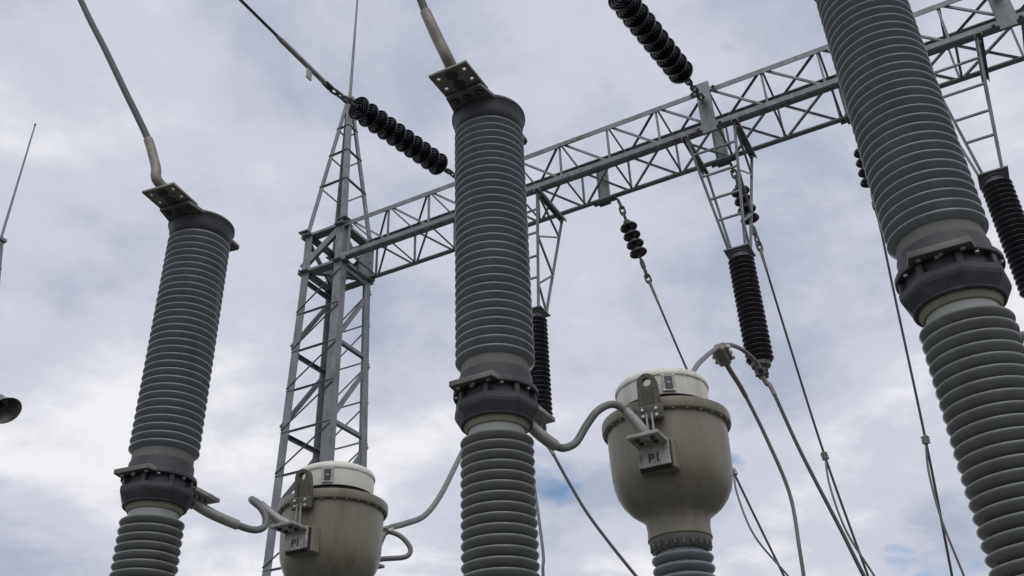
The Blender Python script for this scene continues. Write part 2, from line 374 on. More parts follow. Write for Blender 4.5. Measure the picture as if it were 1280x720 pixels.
# ------------------------------------------------------------------ lathe profiles for sheds
def shed_mesh(name, core, rad, h, m_, n=64, thin=0.0):
    # rounded porcelain shed: short top, rounded lip, underside swelling in towards the core
    d = rad-core
    p = [(core-.006, .001), (core+d*.45, -h*.03), (rad-d*.16, -h*.09), (rad-d*.05, -h*(.15-.03*thin)), (rad, -h*(.27-.07*thin)), (rad-d*.015, -h*(.38-.10*thin)),
         (rad-d*.10, -h*(.52-.10*thin)), (rad-d*.30, -h*(.68-.05*thin)), (rad-d*.62, -h*.86), (core, -h*.97), (core-.006, -h)]
    return G().lathe(p, n, closed=False).mesh(name, m_, True, 60)
def thin_shed(name, core, rad, h, m_, n=72):
    # narrow bright lip over a plain conical underside
    p = [(core-.006, .001), (rad-.012, -.0005), (rad-.0045, -.0015), (rad-.001, -.0045), (rad, -.0082), (rad-.0012, -.0115), (rad-.0040, -.0140),
         (rad-.016, -h*.58), (core+.004, -h*.92), (core-.006, -h)]
    return G().lathe(p, n, closed=False).mesh(name, m_, True, 50)
SHED_U = thin_shed('shed', .139, .178, .0370, 'porc')
SHED_L = shed_mesh('shed', .120, .157, .0395, 'porc2', 72, .55)
SHED_C = shed_mesh('shed', .116, .150, .0440, 'porc', 64)
SHED_P = thin_shed('shed', .110, .144, .0500, 'black', 56)

# ------------------------------------------------------------------ breaker poles
def make_pole(label):
    t = empty('circuit_breaker_pole', (0, 0, 0), 0, label, 'circuit breaker', 'breaker poles standing in a row')
    # upper porcelain
    up_ = G().lathe([(.139, 4.90), (.139, 4.86), (.139, 3.55), (.152, 3.52), (.152, 3.50)], 56).obj('upper_porcelain', 'porc', t, True)
    z = 4.873; k = 0
    while z > 3.55:
        link('shed', SHED_U, up_, (0, 0, z), (0, 0, k*.37)); z -= .0447; k += 1
    G().lathe([(.150, 3.545), (.1545, 3.525), (.1545, 3.494), (.148, 3.49)], 56, closed=False).obj('cement_ring', 'cementd', t, True)
    # top flange
    tf = G().lathe([(0, 5.004), (.186, 5.004), (.191, 5.000), (.192, 4.986), (.188, 4.980), (.184, 4.975), (.178, 4.93), (.168, 4.895), (.160, 4.888), (.150, 4.888), (.148, 4.91), (.0, 4.91)], 64).obj('top_flange', 'cast', t, True)
    G().lathe([(.138, 4.905), (.156, 4.905), (.158, 4.880), (.150, 4.866), (.138, 4.862)], 56).obj('cement_ring', 'cement', t, True)
    me = holed('flange_ear', [(-.098, -.262), (.098, -.262), (.118, -.15), (.118, -.12), (-.118, -.12), (-.118, -.15)], [], .018, 'tab', Matrix.Translation((0, 0, 4.990)))
    ear = link('flange_ear', me, tf)
    for x in (-.07, 0, .07): bolt(ear, (x, -.222, 4.9795), (0, 0, -1), 1.15, HEXD)
    me = holed('flange_ear', [(-.055, .17), (.055, .17), (.055, .235), (.04, .25), (-.04, .25), (-.055, .235)], [(0, .215, .012)], .016, 'tab', Matrix.Translation((.05, 0, 4.985)))
    link('flange_ear', me, tf)
    me = holed('terminal_plate', [(-.106, -.415), (.106, -.415), (.106, -.195), (-.106, -.195)], [(-.074, -.375, .0125), (.074, -.375, .0125), (-.074, -.300, .0125), (.074, -.300, .0125)], .012, 'alud', Matrix.Translation((0, 0, 5.0095)))
    tp = link('terminal_plate', me, t)
    for y in (-.372, -.300):
        link('stud_boss', G().lathe([(0, -.012), (.018, -.012), (.030, -.008), (.033, .0), (.033, .004)], 24).mesh('stud_boss', 'cast', True), tp, (0, y, 5.003))
    # middle flange
    mf = G().lathe([(.148, 3.498), (.158, 3.494), (.162, 3.484), (.163, 3.434), (.166, 3.424), (.183, 3.420), (.186, 3.415), (.186, 3.398), (.182, 3.394), (.13, 3.394)], 64, closed=False).obj('middle_flange', 'cast', t, True)
    g_ = G(); g_.lathe([(.15, 3.396), (.158, 3.394), (.160, 3.345), (.15, 3.34)], 32, closed=False)
    n8 = 8
    for i in range(n8):
        T = Matrix.Rotation(2*PI*(i+.32)/n8, 4, 'Z')
        g_.box(.15, .179, -.012, .012, 3.340, 3.3935, T, .003)      # rib between bolt pockets
    g_.obj('rib_ring', 'cast', mf)
    g_ = G(); T = Matrix.Rotation(2*PI*.32/n8, 4, 'Z')
    g_.lathe([(.15, 3.356), (.178, 3.354), (.187, 3.348), (.188, 3.325), (.184, 3.312), (.157, 3.266), (.152, 3.260), (.14, 3.262), (.125, 3.275)], 8, T, closed=False); g_.obj('flange_skirt', 'cast', mf)
    G().lathe([(.134, 3.275), (.137, 3.261), (.150, 3.2585), (.156, 3.263), (.158, 3.27)], 48, closed=False).obj('skirt_lip', 'cast', mf, True)
    for i in range(n8):
        a_ = 2*PI*(i+.82)/n8
        bolt(mf, (.170*math.cos(a_), .170*math.sin(a_), 3.394), (0, 0, -1), .85)
    me = holed('flange_tab', [(-.112, -.205), (.092, -.205), (.105, -.12), (.14, -.095), (-.14, -.095), (-.122, -.12)], [], .022, 'tab', Matrix.Translation((0, 0, 3.409)))
    tb = link('flange_tab', me, mf)
    for x in (-.083, -.01, .062): bolt(tb, (x, -.178, 3.3975), (0, 0, -1), .85)
    me = holed('terminal_plate', [(-.065, .14), (.085, .14), (.085, .37), (-.065, .37)], [(.06, .20, .009), (.06, .33, .009), (-.04, .33, .009)], .018, 'alu', Matrix.Translation((.02, 0, 3.409)))
    tp = link('terminal_plate', me, t)
    for x, y in ((.055, .235), (.055, .285), (-.03, .18)): bolt(tp, (x, y, 3.3985), (0, 0, -1), .95)
    cl_ = G(); cl_.box(-.05, .05, .20, .34, 3.372, 3.399, None, .005); cl_.box(.060, .078, .15, .36, 3.4185, 3.440, None, .004); cl_.obj('cable_clamp', 'alud', t)
    # lower porcelain
    G().lathe([(.144, 3.275), (.143, 3.262), (.130, 3.236), (.11, 3.230)], 48, closed=False).obj('cement_ring', 'cement', t, True)
    G().lathe([(.1225, 3.245), (.1225, 3.188), (.116, 3.18)], 48, closed=False).obj('neck_ring', 'neck', t, True)
    lp = G().lathe([(.119, 3.19), (.119, 1.93), (.125, 1.9)], 48).obj('lower_porcelain', 'porc2', t, True)
    z = 3.192; k = 0
    while z > 1.98:
        link('shed', SHED_L, lp, (0, 0, z), (0, 0, k*.37)); z -= .0436; k += 1
    G().lathe([(.13, 1.96), (.15, 1.95), (.15, 1.88), (.19, 1.87), (.19, 1.84), (0, 1.84)], 40).obj('base_flange', 'cast', t, True)
    G().box(-.2, .2, -.2, .2, 1.60, 1.838, None, .01).obj('mechanism_housing', 'galv', t)
    return t
pole = make_pole('grey ribbed breaker pole bolted between the other two, in front of the beam')
PU = [3.283, 5.240, 7.112]; PV = [-5.383, -5.355, -5.374]
labs = ['grey ribbed breaker pole leaning beside the lattice tower, with long cable rising from its top',
        'grey ribbed breaker pole standing between the two current transformers, middle of its row',
        'largest grey ribbed breaker pole, farthest from the lattice tower, rising out of view']
poles = [copy_tree(pole), pole, copy_tree(pole)]
for i, p in enumerate(poles):
    p.location = W(PU[i], PV[i]); p.rotation_euler = (0, 0, A + R([8, 0, 0][i])); p['label'] = labs[i]
sf = empty('breaker_support_frame', W(5.2, -5.37), A, 'galvanised steel frame that carries the three breaker poles', 'support frame')
for dv in (-.16, .16): G().chan((-2.6, dv, 1.53), (2.6, dv, 1.53), .14, .06, (0, math.copysign(1, dv), 0)).obj('beam', 'galv', sf)
for du in (-1.9, -.02, 1.9): G().box(du-.2, du+.2, -.16, .16, 1.585, 1.598).obj('seat_plate', 'galv', sf)
for du in (-1.4, 1.4):
    for dv in (-.16, .16): G().L((du, dv*1.0, .08), (du, dv, 1.46), .11, (0, -dv, 0), .01).obj('leg', 'galv', sf)
    G().box(du-.3, du+.3, -.4, .4, 0, .08, None, .01).obj('footing', 'conc', sf)

# ------------------------------------------------------------------ current transformers
P1 = lettering('P1', .064, 'ink')
def make_ct():
    t = empty('current_transformer', (0, 0, 0), 0, '', 'transformer', 'current transformers behind the breaker poles')
    tank = G().lathe([(.29, 3.57), (.308, 3.565), (.309, 3.50), (.307, 3.42), (.304, 3.34), (.298, 3.285), (.285, 3.235), (.262, 3.19), (.228, 3.15), (.190, 3.122), (.168, 3.105), (.158, 3.085), (.154, 3.05), (.156, 3.01), (.158, 2.998), (.150, 2.992)], 72, closed=False).obj('tank', 'khaki', t, True, ang=60)
    rim = G().lathe([(.24, 3.622), (.325, 3.622), (.333, 3.617), (.335, 3.605), (.335, 3.578), (.331, 3.567), (.322, 3.562), (.306, 3.562)], 72, closed=False).obj('rim_flange', 'khaki', t, True)
    for i in range(28):
        a_ = 2*PI*i/28; bolt(rim, (.3195*math.cos(a_), .3195*math.sin(a_), 3.562), (0, 0, -1), .6, HEXG)
    G().lathe([(.225, 3.70), (.225, 3.64), (.268, 3.635), (.268, 3.62)], 60, closed=False).obj('gap_shade_ring', 'gapshade', t, True)  # black ring paints in the shadow between cover and rim
    cov = G().lathe([(.232, 3.677), (.239, 3.677), (.240, 3.68), (.240, 3.790)], 72, closed=False).obj('cover', 'cream', t, True)
    G().lathe([(.2415, 3.782), (.247, 3.784), (.249, 3.792), (.247, 3.803), (.236, 3.822), (.20, 3.840), (.12, 3.853), (0, 3.858)], 72).obj('cover_lid', 'cream', cov, True)
    # sight gauge on the cover, turned a little to the side
    ga = R(-90+27)
    T = Matrix.Rotation(ga, 4, 'Z') @ Matrix.Translation((.241, 0, 3.732))
    gq = G().box(-.003, .012, -.033, .033, -.048, .048, T, .003).obj('sight_gauge', 'alu', cov)
    G().box(.009, .0145, -.020, .020, -.036, .036, T, .002).obj('gauge_window', 'glass', gq)
    G().box(.013, .0165, -.009, .009, -.002, .002, T).obj('gauge_mark', 'cream', gq)
    for sy in (-1, 1):
        for sz in (-1, 1): bolt(gq, T @ Vector((.012, .027*sy, .042*sz)), T.to_3x3() @ Vector((1, 0, 0)), .4)
    # lifting eye standing on the rim
    for side, al in (('a', -90+7), ('b', 90)):
        T = Matrix.Rotation(R(al), 4, 'Z') @ Matrix.Translation((.335, 0, 3.545)) @ Matrix.Rotation(R(9), 4, 'Y')
        ring = [(.048*math.cos(R(x)), .142+.050*math.sin(R(x))) for x in range(0, 181, 15)]
        poly = [(.054, -.035), (.054, .03)] + ring + [(-.054, .03), (-.054, -.035)]
        Tp = T @ Matrix(((0, 0, 1, 0), (1, 0, 0, 0), (0, 1, 0, 0), (0, 0, 0, 1)))
        le = link('lifting_eye', holed('lifting_eye', poly, [(0, .148, .024)], .036, 'eye', Tp), t)
        for sx in (-1, 1): G().box(.016, .036, sx*.036-.010, sx*.036+.010, -.03, .118, T, .004).obj('stiffener', 'eye', le)
        G().box(.014, .045, -.066, .066, -.048, .022, T, .006).obj('eye_foot', 'eye', le)
        for sx in (-1, 1):
            for sz in (-.030, .002): bolt(le, T @ Vector((.045, .034*sx, sz)), T.to_3x3() @ Vector((1, 0, 0)), .75)
    # primary terminals
    for sg in (-1, 1):
        X = -sg*.042
        yb = lambda a_, c_: (min(sg*a_, sg*c_), max(sg*a_, sg*c_))
        tb = G().box(X-.092, X+.092, *yb(.27, .345), 3.238, 3.385, None, .006).obj('terminal_base', 'khaki', t)
        G().box(X-.080, X+.080, *yb(.345, .366), 3.236, 3.372).obj('gap_shade_slab', 'gapshade', tb)  # black slab stands for the shaded gap behind the terminal plate
        vp_ = G().box(X-.080, X+.080, *yb(.3665, .382), 3.248, 3.378, None, .003).obj('terminal_plate', 'alup', t)
        hp = G().box(X-.080, X+.080, *yb(.3825, .515), 3.352, 3.370, None, .003).obj('connection_pad', 'alup', t)
        for x in (-.038, .038):
            for y in (.425, .475): bolt(hp, (X+x, sg*y, 3.352), (0, 0, -1), .85, HEXD)
        if sg < 0:
            link('lettering', P1, vp_, (X+.004, -.3835, 3.286), (R(90), 0, 0))
            for x in (-.014, .014): G().tube([(X+x, -.374, 3.376), (X+x, -.374, 3.52)], .0055, 8).obj('pin', 'alu', t, True)
    G().lathe([(.150, 2.996), (.152, 2.985), (.138, 2.945), (.128, 2.935), (.10, 2.935)], 48, closed=False).obj('neck_collar', 'tab', t, True)
    for i in range(22):
        a_ = 2*PI*i/22
        G().box(.128, .150, -.004, .004, 2.945, 2.992, Matrix.Rotation(a_, 4, 'Z')).obj('collar_rib', 'tab', t)
    lp = G().lathe([(.115, 2.945), (.115, 1.72), (.12, 1.7)], 48).obj('porcelain', 'porc', t, True)
    z = 2.915
    while z > 1.78: link('shed', SHED_C, lp, (0, 0, z)); z -= .0515
    G().lathe([(.13, 1.75), (.15, 1.74), (.15, 1.68), (.21, 1.67), (.21, 1.64), (0, 1.64)], 40).obj('base_flange', 'cast', t, True)
    G().box(-.26, .26, -.26, .26, 1.30, 1.638, None, .012).obj('base_tank', 'khaki', t)
    for x in (-.2, .2):
        for y in (-.2, .2): G().L((x, y, .08), (x, y, 1.298), .08, (-x, 0, 0), .008).obj('stand_leg', 'galv', t)
    G().box(-.36, .36, -.36, .36, 0, .08, None, .01).obj('footing', 'conc', t)
    return t
ct = make_ct()
CU = [3.407, 5.622, 7.84]; CV = [-4.109, -4.204, -4.30]
cl = ['khaki current transformer with white cover, in front of the lattice tower legs',
      'khaki current transformer with white cover, whose full bowl-shaped tank shows below the hanging black insulator',
      'khaki current transformer behind the breaker pole farthest from the lattice tower']
cts = [ct, copy_tree(ct), copy_tree(ct)]
for i, c in enumerate(cts): c.location = W(CU[i], CV[i]); c.rotation_euler = (0, 0, A); c['label'] = cl[i]

# ------------------------------------------------------------------ cables (points in the yard frame)
def cable(name, pts, rad, m_, label, cat, group=None, sub=8, sleeves=(), base=None):
    b = base or pts[0]
    t = empty(name, W(*b), A, label, cat, group)
    loc = lambda p: Vector(p) - Vector(b)
    sp = spline([loc(p) for p in pts], sub)
    G().tube(sp, rad, 12).obj('conductor', m_, t, True)
    for (i0, i1, r_, mm, r2_) in sleeves:
        s = sp[int(i0*sub):int(i1*sub)+1]; k = len(s)
        rr = [r_ + (r2_-r_)*(j/(k-1)) for j in range(k)]
        G().tube(s, rr, 14).obj('sleeve', mm, t, True)
    return t, sp
# droppers from the overhead lines to the breaker tops
d0 = [(3.329, -5.73, 5.036), (3.322, -5.80, 5.075), (3.30, -5.80, 5.16), (3.268, -5.815, 5.26), (3.225, -5.835, 5.38), (3.11, -5.86, 5.60), (2.99, -5.885, 5.82), (2.74, -5.93, 6.28), (2.45, -5.98, 6.80), (2.05, -6.06, 7.6), (1.66, -6.14, 8.92)]
cable('dropper_cable', d0, .0205, 'cabled', 'thick grey cable rising in a curve from the breaker pole beside the tower', 'cable', 'cables rising from breaker tops', 8, [(.0, 4, .030, 'alud', .027)])
d1 = [(5.240, -5.70, 5.036), (5.242, -5.775, 5.08), (5.217, -5.81, 5.172), (5.195, -5.843, 5.26), (5.167, -5.861, 5.361), (5.124, -5.875, 5.52), (5.029, -5.90, 5.826), (4.92, -5.93, 6.27), (4.84, -6.0, 7.2), (4.81, -6.1, 8.92)]
cable('dropper_cable', d1, .0205, 'cabled', 'thick cable rising from the breaker pole between the two current transformers', 'cable', 'cables rising from breaker tops', 8, [(.0, 4, .031, 'alud', .028)])
d2 = [(7.112, -5.71, 5.036), (7.114, -5.79, 5.08), (7.13, -5.82, 5.172), (7.17, -5.85, 5.30), (7.25, -5.9, 5.6), (7.5, -5.95, 6.3), (7.85, -6.0, 7.3), (8.0, -6.1, 8.92)]
cable('dropper_cable', d2, .0205, 'cable', 'thick cable rising from the breaker pole farthest from the tower', 'cable', 'cables rising from breaker tops', 8, [(.0, 3, .031, 'alud', .028)])
# bent tubes from breaker to current transformer
b0 = [(3.255, -5.13, 3.388), (3.30, -5.05, 3.345), (3.345, -4.96, 3.315), (3.39, -4.80, 3.295), (3.405, -4.715, 3.325), (3.400, -4.70, 3.385), (3.375, -4.715, 3.440), (3.325, -4.735, 3.487), (3.285, -4.700, 3.515), (3.29, -4.655, 3.505), (3.335, -4.60, 3.455), (3.385, -4.56, 3.410), (3.435, -4.545, 3.380)]
cable('bent_connector', b0, .0195, 'cable', 'bent grey tube linking the tower-side breaker pole to its current transformer', 'connector', 'bent tubes between breakers and transformers', 8, [(0.3, 2.6, .029, 'alu', .027), (9.2, 12, .026, 'alu', .031)])
b1 = [(5.255, -5.13, 3.390), (5.29, -5.09, 3.335), (5.325, -5.05, 3.295), (5.345, -5.0, 3.278), (5.361, -4.938, 3.283), (5.394, -4.872, 3.326), (5.44, -4.841, 3.411), (5.489, -4.816, 3.480), (5.538, -4.775, 3.520), (5.575, -4.735, 3.518), (5.612, -4.705, 3.470), (5.640, -4.685, 3.420), (5.660, -4.665, 3.380)]
cable('bent_connector', b1, .0185, 'cable', 'S-shaped grey tube from breaker pole to the terminal of the bowl-shaped current transformer', 'connector', 'bent tubes between breakers and transformers', 8, [(0.3, 3, .029, 'alu', .027), (9.6, 12, .025, 'alu', .031)])
b2 = [(p[0]+1.87+.33*min(1, max(0, (i-2)/9)), p[1]-.02-.07*min(1, i/11), p[2]) for i, p in enumerate(b1)]
cable('bent_connector', b2, .0185, 'cable', 'bent grey tube at the breaker pole farthest from the tower', 'connector', 'bent tubes between breakers and transformers', 8, [(0.3, 3, .029, 'alu', .027), (9.6, 12, .025, 'alu', .031)])

# ------------------------------------------------------------------ hanging brackets and black post insulators
HU = [2.735, 5.275, 7.885]
hb_l = ['ladder-like tapering bracket hanging from the beam beside the breaker pole between the transformers',
        'ladder-like tapering bracket hanging from the beam at its middle anchor plate',
        'ladder-like tapering bracket hanging from the beam behind the largest breaker pole']
pi_l = ['black ribbed insulator hanging mostly hidden behind the breaker pole between the transformers',
        'black ribbed insulator hanging over the bowl-shaped current transformer',
        'black ribbed insulator hanging behind the largest breaker pole']
def make_bracket():
    t = empty('hanging_bracket', (0, 0, 0), 0, '', 'bracket', 'brackets hanging below the beam')
    top = 8.955; bot = 7.44
    tops = {}
    for su in (-1, 1):
        G().chan((su*.30, -.06, top), (su*.30, DV+.06, top), .075, .045, (0, 0, 1), .008).obj('cross_channel', 'galv', t)
        for sv in (0, 1):
            p = Vector((su*.30, -.02+sv*(DV+.04), top)); q = Vector((su*.105, .34+(sv*2-1)*.10, bot)); tops[su, sv] = (p, q)
            G().L(p, q, .028, (-su, 0, 0), .005).obj('rail', 'galv', t)
            bolt(t, (su*.30, sv*DV+(.03-.06*sv), top-.05), (0, 0, -1), 1.2)
    P = lambda su, sv, f_: tops[su, sv][0].lerp(tops[su, sv][1], f_)
    for f_ in (.17, .37, .57, .75):
        G().L(P(-1, 0, f_), P(1, 0, f_), .022, (0, 1, 0), .005).obj('rung', 'galv', t)
    fs = [.02, .2, .4, .6, .8, .97]
    for i in range(5):
        a_, b_ = (0, 1) if i % 2 == 0 else (1, 0)
        G().L(P(1, a_, fs[i]), P(1, b_, fs[i+1]), .024, (-1, 0, 0), .005).obj('brace', 'galv', t)
    me = holed('base_plate', [(-.14, -.14), (.14, -.14), (.14, .14), (-.14, .14)], [], .014, 'galv', Matrix.Translation((0, .34, 7.43)))
    link('base_plate', me, t)
    for su in (-1, 1):
        for sv in (-1, 1): bolt(t, (su*.075, .34+sv*.075, 7.423), (0, 0, -1), 1.1)
    return t
def make_post():
    t = empty('hanging_insulator', (0, 0, 0), 0, '', 'insulator', 'black insulators hanging below the beam')
    G().lathe([(.115, 7.422), (.115, 7.406), (.09, 7.40), (.088, 7.34), (.095, 7.32), (0, 7.32)], 32).obj('top_cap', 'galv', t, True)
    po = G().lathe([(.110, 7.33), (.110, 6.07)], 40).obj('porcelain', 'black', t, True)
    z = 7.325
    while z > 6.11: link('shed', SHED_P, po, (0, 0, z)); z -= .0605
    G().lathe([(.10, 6.09), (.105, 6.07), (.098, 6.02), (.07, 6.0), (.06, 5.985), (0, 5.985)], 32).obj('bottom_cap', 'hard', t, True)
    cb = G(); cb.box(-.05, .05, -.07, .05, 5.90, 5.988, None, .01); cb.box(-.03, .03, -.16, .03, 5.93, 5.975, None, .008); cb.obj('cable_clamp', 'hard', t)
    for x in (-.055, .055):
        for z in (5.925, 5.965): bolt(t, (x, -.03, z), (math.copysign(1, x), 0, 0), 1.1, HEXD)
    return t
hb = make_bracket(); po = make_post()
for i in range(3):
    b_ = hb if i == 0 else copy_tree(hb); b_.location = W(HU[i], 0); b_.rotation_euler = (0, 0, A); b_['label'] = hb_l[i]
    p_ = po if i == 0 else copy_tree(po); p_.location = W(HU[i], .34); p_.rotation_euler = (0, 0, A); p_['label'] = pi_l[i]

# ------------------------------------------------------------------ jumpers from the hanging insulators to the current transformers
def clampblock(parent, c, d, s=1.0, name='tee_clamp'):
    T = Matrix.Translation(c) @ along(d)
    cb = G(); cb.box(-.030*s, .030*s, -.034*s, .034*s, -.05*s, .05*s, T, .008*s).box(-.042*s, .042*s, -.012*s, .012*s, -.038*s, .038*s, T, .004*s)
    o_ = cb.obj(name, 'alud', parent)
    for z in (-.03, 0, .03):
        for sx in (-1, 1): bolt(o_, T @ Vector((sx*.043*s, 0, z*s)), T.to_3x3() @ Vector((sx, 0, 0)), .9*s)
    return o_
j2 = [(5.275, .27, 5.955), (5.268, .14, 6.00), (5.222, -.155, 6.010), (5.185, -.504, 5.915), (5.148, -.81, 5.757), (5.155, -1.361, 5.412), (5.20, -1.973, 4.997), (5.33, -2.80, 4.35), (5.50, -3.35, 3.72), (5.59, -3.64, 3.42), (5.58, -3.74, 3.38)]
j1 = [(2.735, .27, 5.955), (2.72, .10, 6.0), (2.78, -.35, 6.07), (2.977, -.797, 6.02), (3.10, -1.296, 5.713), (3.206, -1.889, 5.124), (3.358, -2.532, 4.45), (3.416, -2.884, 4.051), (3.404, -3.079, 3.847), (3.401, -3.324, 3.723), (3.425, -3.564, 3.610), (3.41, -3.65, 3.44), (3.37, -3.66, 3.38)]
j3 = [(7.885, .27, 5.955), (7.93, .12, 5.90), (8.00, -.2, 5.82), (8.05, -.6, 5.68), (8.06, -1.0, 5.45), (8.04, -1.6, 5.05), (7.98, -2.3, 4.5), (7.92, -2.9, 3.95), (7.87, -3.35, 3.62), (7.81, -3.75, 3.42), (7.80, -3.83, 3.38)]
grp = 'jumper cables to the current transformers'
t2, s2 = cable('jumper_cable', j2, .0215, 'cable', 'grey cable arching from the hanging black insulator down behind the bowl-shaped transformer', 'cable', grp)
clampblock(t2, Vector(j2[4])-Vector(j2[0])+Vector((.01, .06, -.05)), (.08, .7, -.5), 1.9)
t1, s1 = cable('jumper_cable', j1, .021, 'cable', 'grey cable curving down to the back of the transformer in front of the tower', 'cable', grp)
clampblock(t1, Vector(j1[10])-Vector(j1[0]), (0.1, -.8, -.4), .8)
lp_ = [(3.425, -3.564, 3.61), (3.511, -3.529, 3.567), (3.566, -3.502, 3.50), (3.572, -3.50, 3.450), (3.540, -3.53, 3.420), (3.45, -3.632, 3.400), (3.39, -3.66, 3.382)]
G().tube(spline([Vector(p)-Vector(j1[0]) for p in lp_], 8), .0165, 10).obj('shunt_loop', 'cable', t1, True)
t3, s3 = cable('jumper_cable', j3, .021, 'cable', 'grey cable arching from the insulator behind the largest breaker pole', 'cable', grp)
clampblock(t3, Vector(j3[4])-Vector(j3[0]), (0, -.8, -.4), 1.2)
# cables going down from the clamps and the insulators
RK = .62                                   # rack line where the down cables land
downs = [
 ([(2.735, .30, 5.90), (2.76, .32, 5.80), (2.853, .34, 5.627), (3.05, .34, 5.20), (3.266, .34, 4.783), (3.687, .34, 4.139), (4.10, .42, 3.55), (4.30, RK, 2.86)], .017, 'cabled', 'dark cable running down from the insulator hidden by the middle breaker pole'),
 ([(2.977, -.80, 6.0), (2.86, -.45, 5.78), (2.70, .05, 5.45), (2.685, .2, 5.204), (2.75, .2, 4.5), (2.738, .2, 4.256), (2.70, .35, 3.5), (2.66, RK, 2.86)], .017, 'cable', 'short grey cable emerging low beside the middle breaker pole'),
 ([(5.275, .30, 5.90), (5.30, .33, 5.82), (5.341, .34, 5.740), (5.489, .34, 5.061), (5.702, .34, 4.258), (5.816, .34, 3.805), (5.95, .45, 3.3), (6.02, RK, 2.86)], .018, 'cabled', 'dark cable running straight down from the insulator over the bowl-shaped transformer'),
 ([(5.148, -.81, 5.74), (5.165, -.62, 5.62), (5.19, -.30, 5.50), (5.27, -.02, 5.10), (5.345, .18, 4.60), (5.333, .2, 4.066), (5.30, .3, 3.6), (5.25, RK, 2.86)], .018, 'cable', 'grey cable curving down from the clamp on the arching jumper'),
 ([(7.885, .30, 5.90), (7.90, .33, 5.82), (7.91, .34, 5.740), (8.06, .34, 5.061), (8.27, .34, 4.258), (8.39, .34, 3.805), (8.52, .45, 3.3), (8.59, RK, 2.86)], .018, 'cabled', 'dark cable running down from the insulator behind the largest breaker pole'),
]
for p, r_, m_, lab in downs:
    t_, _ = cable('down_cable', p, r_, m_, lab, 'cable', 'cables running down from the insulators', 8, [(0.0, 2.2, r_*1.5, 'alud', r_*1.25)])

# ------------------------------------------------------------------ disc insulators
def disc_mesh(name, rad, h, m_):       # axis +Z, ribbed underside towards +Z
    p = [(0, -h*.42), (rad*.30, -h*.42), (rad*.36, -h*.36), (rad*.36, -h*.10), (rad*.46, -h*.02), (rad*.75, .02*h), (rad*.93, .14*h), (rad, .27*h), (rad*.985, .33*h), (rad*.93, .31*h),
         (rad*.88, .18*h), (rad*.80, .16*h), (rad*.77, .34*h), (rad*.72, .34*h), (rad*.68, .14*h), (rad*.60, .13*h), (rad*.57, .34*h), (rad*.52, .34*h), (rad*.48, .12*h), (rad*.38, .12*h), (rad*.34, .34*h), (rad*.28, .34*h), (rad*.2, .16*h), (rad*.10, .16*h), (rad*.09, .6*h), (0, .6*h)]
    return G().lathe(p, 40).mesh(name, m_, True, 40)
DISC = disc_mesh('insulator_disc', .148, .168, 'black')
def bell_mesh(name, rad, h, m_):
    p = [(0, -h*.55), (rad*.34, -h*.55), (rad*.42, -h*.45), (rad*.44, -h*.15), (rad*.62, -h*.05), (rad*.9, h*.10), (rad, h*.28), (rad*.97, h*.38), (rad*.86, h*.34), (rad*.6, h*.16), (rad*.5, h*.30), (rad*.3, h*.34), (rad*.2, h*.45), (0, h*.5)]
    return G().lathe(p, 36).mesh(name, m_, True, 50)
BELL = bell_mesh('insulator_disc', .112, .120, 'brown')
def chain_link(r_, ln, wd):
    pts = []
    for i in range(17):
        a_ = 2*PI*i/16
        pts.append((wd*math.cos(a_), 0, math.copysign(ln-wd, math.sin(a_))*(1 if abs(math.sin(a_)) > .01 else 0) + wd*math.sin(a_)))
    return G().tube(pts, r_, 8, cap=False)
LINK = chain_link(.013, .062, .030).mesh('chain_link', 'hard', True)
def place(name, me, parent, loc, d, spin=0):
    o_ = link(name, me, parent, loc); o_.rotation_mode = 'QUATERNION'
    from mathutils import Quaternion
    o_.rotation_quaternion = Vector(d).to_track_quat('Z', 'Y') @ Quaternion((0, 0, 1), spin); return o_
sl = ['string of ten black discs pulled tight from the beam next to the lattice tower peak',
      'string of black discs pulled from the anchor plate at the middle of the beam',
      'string of black discs pulled from the anchor plate beyond the largest breaker pole']
ll = ['overhead conductor leaving the disc string next to the lattice tower peak',
      'overhead conductor leaving the disc string at the middle of the beam',
      'overhead conductor leaving the disc string beyond the largest breaker pole']
ds = Vector((-.0766, -.9885, -.133)).normalized()
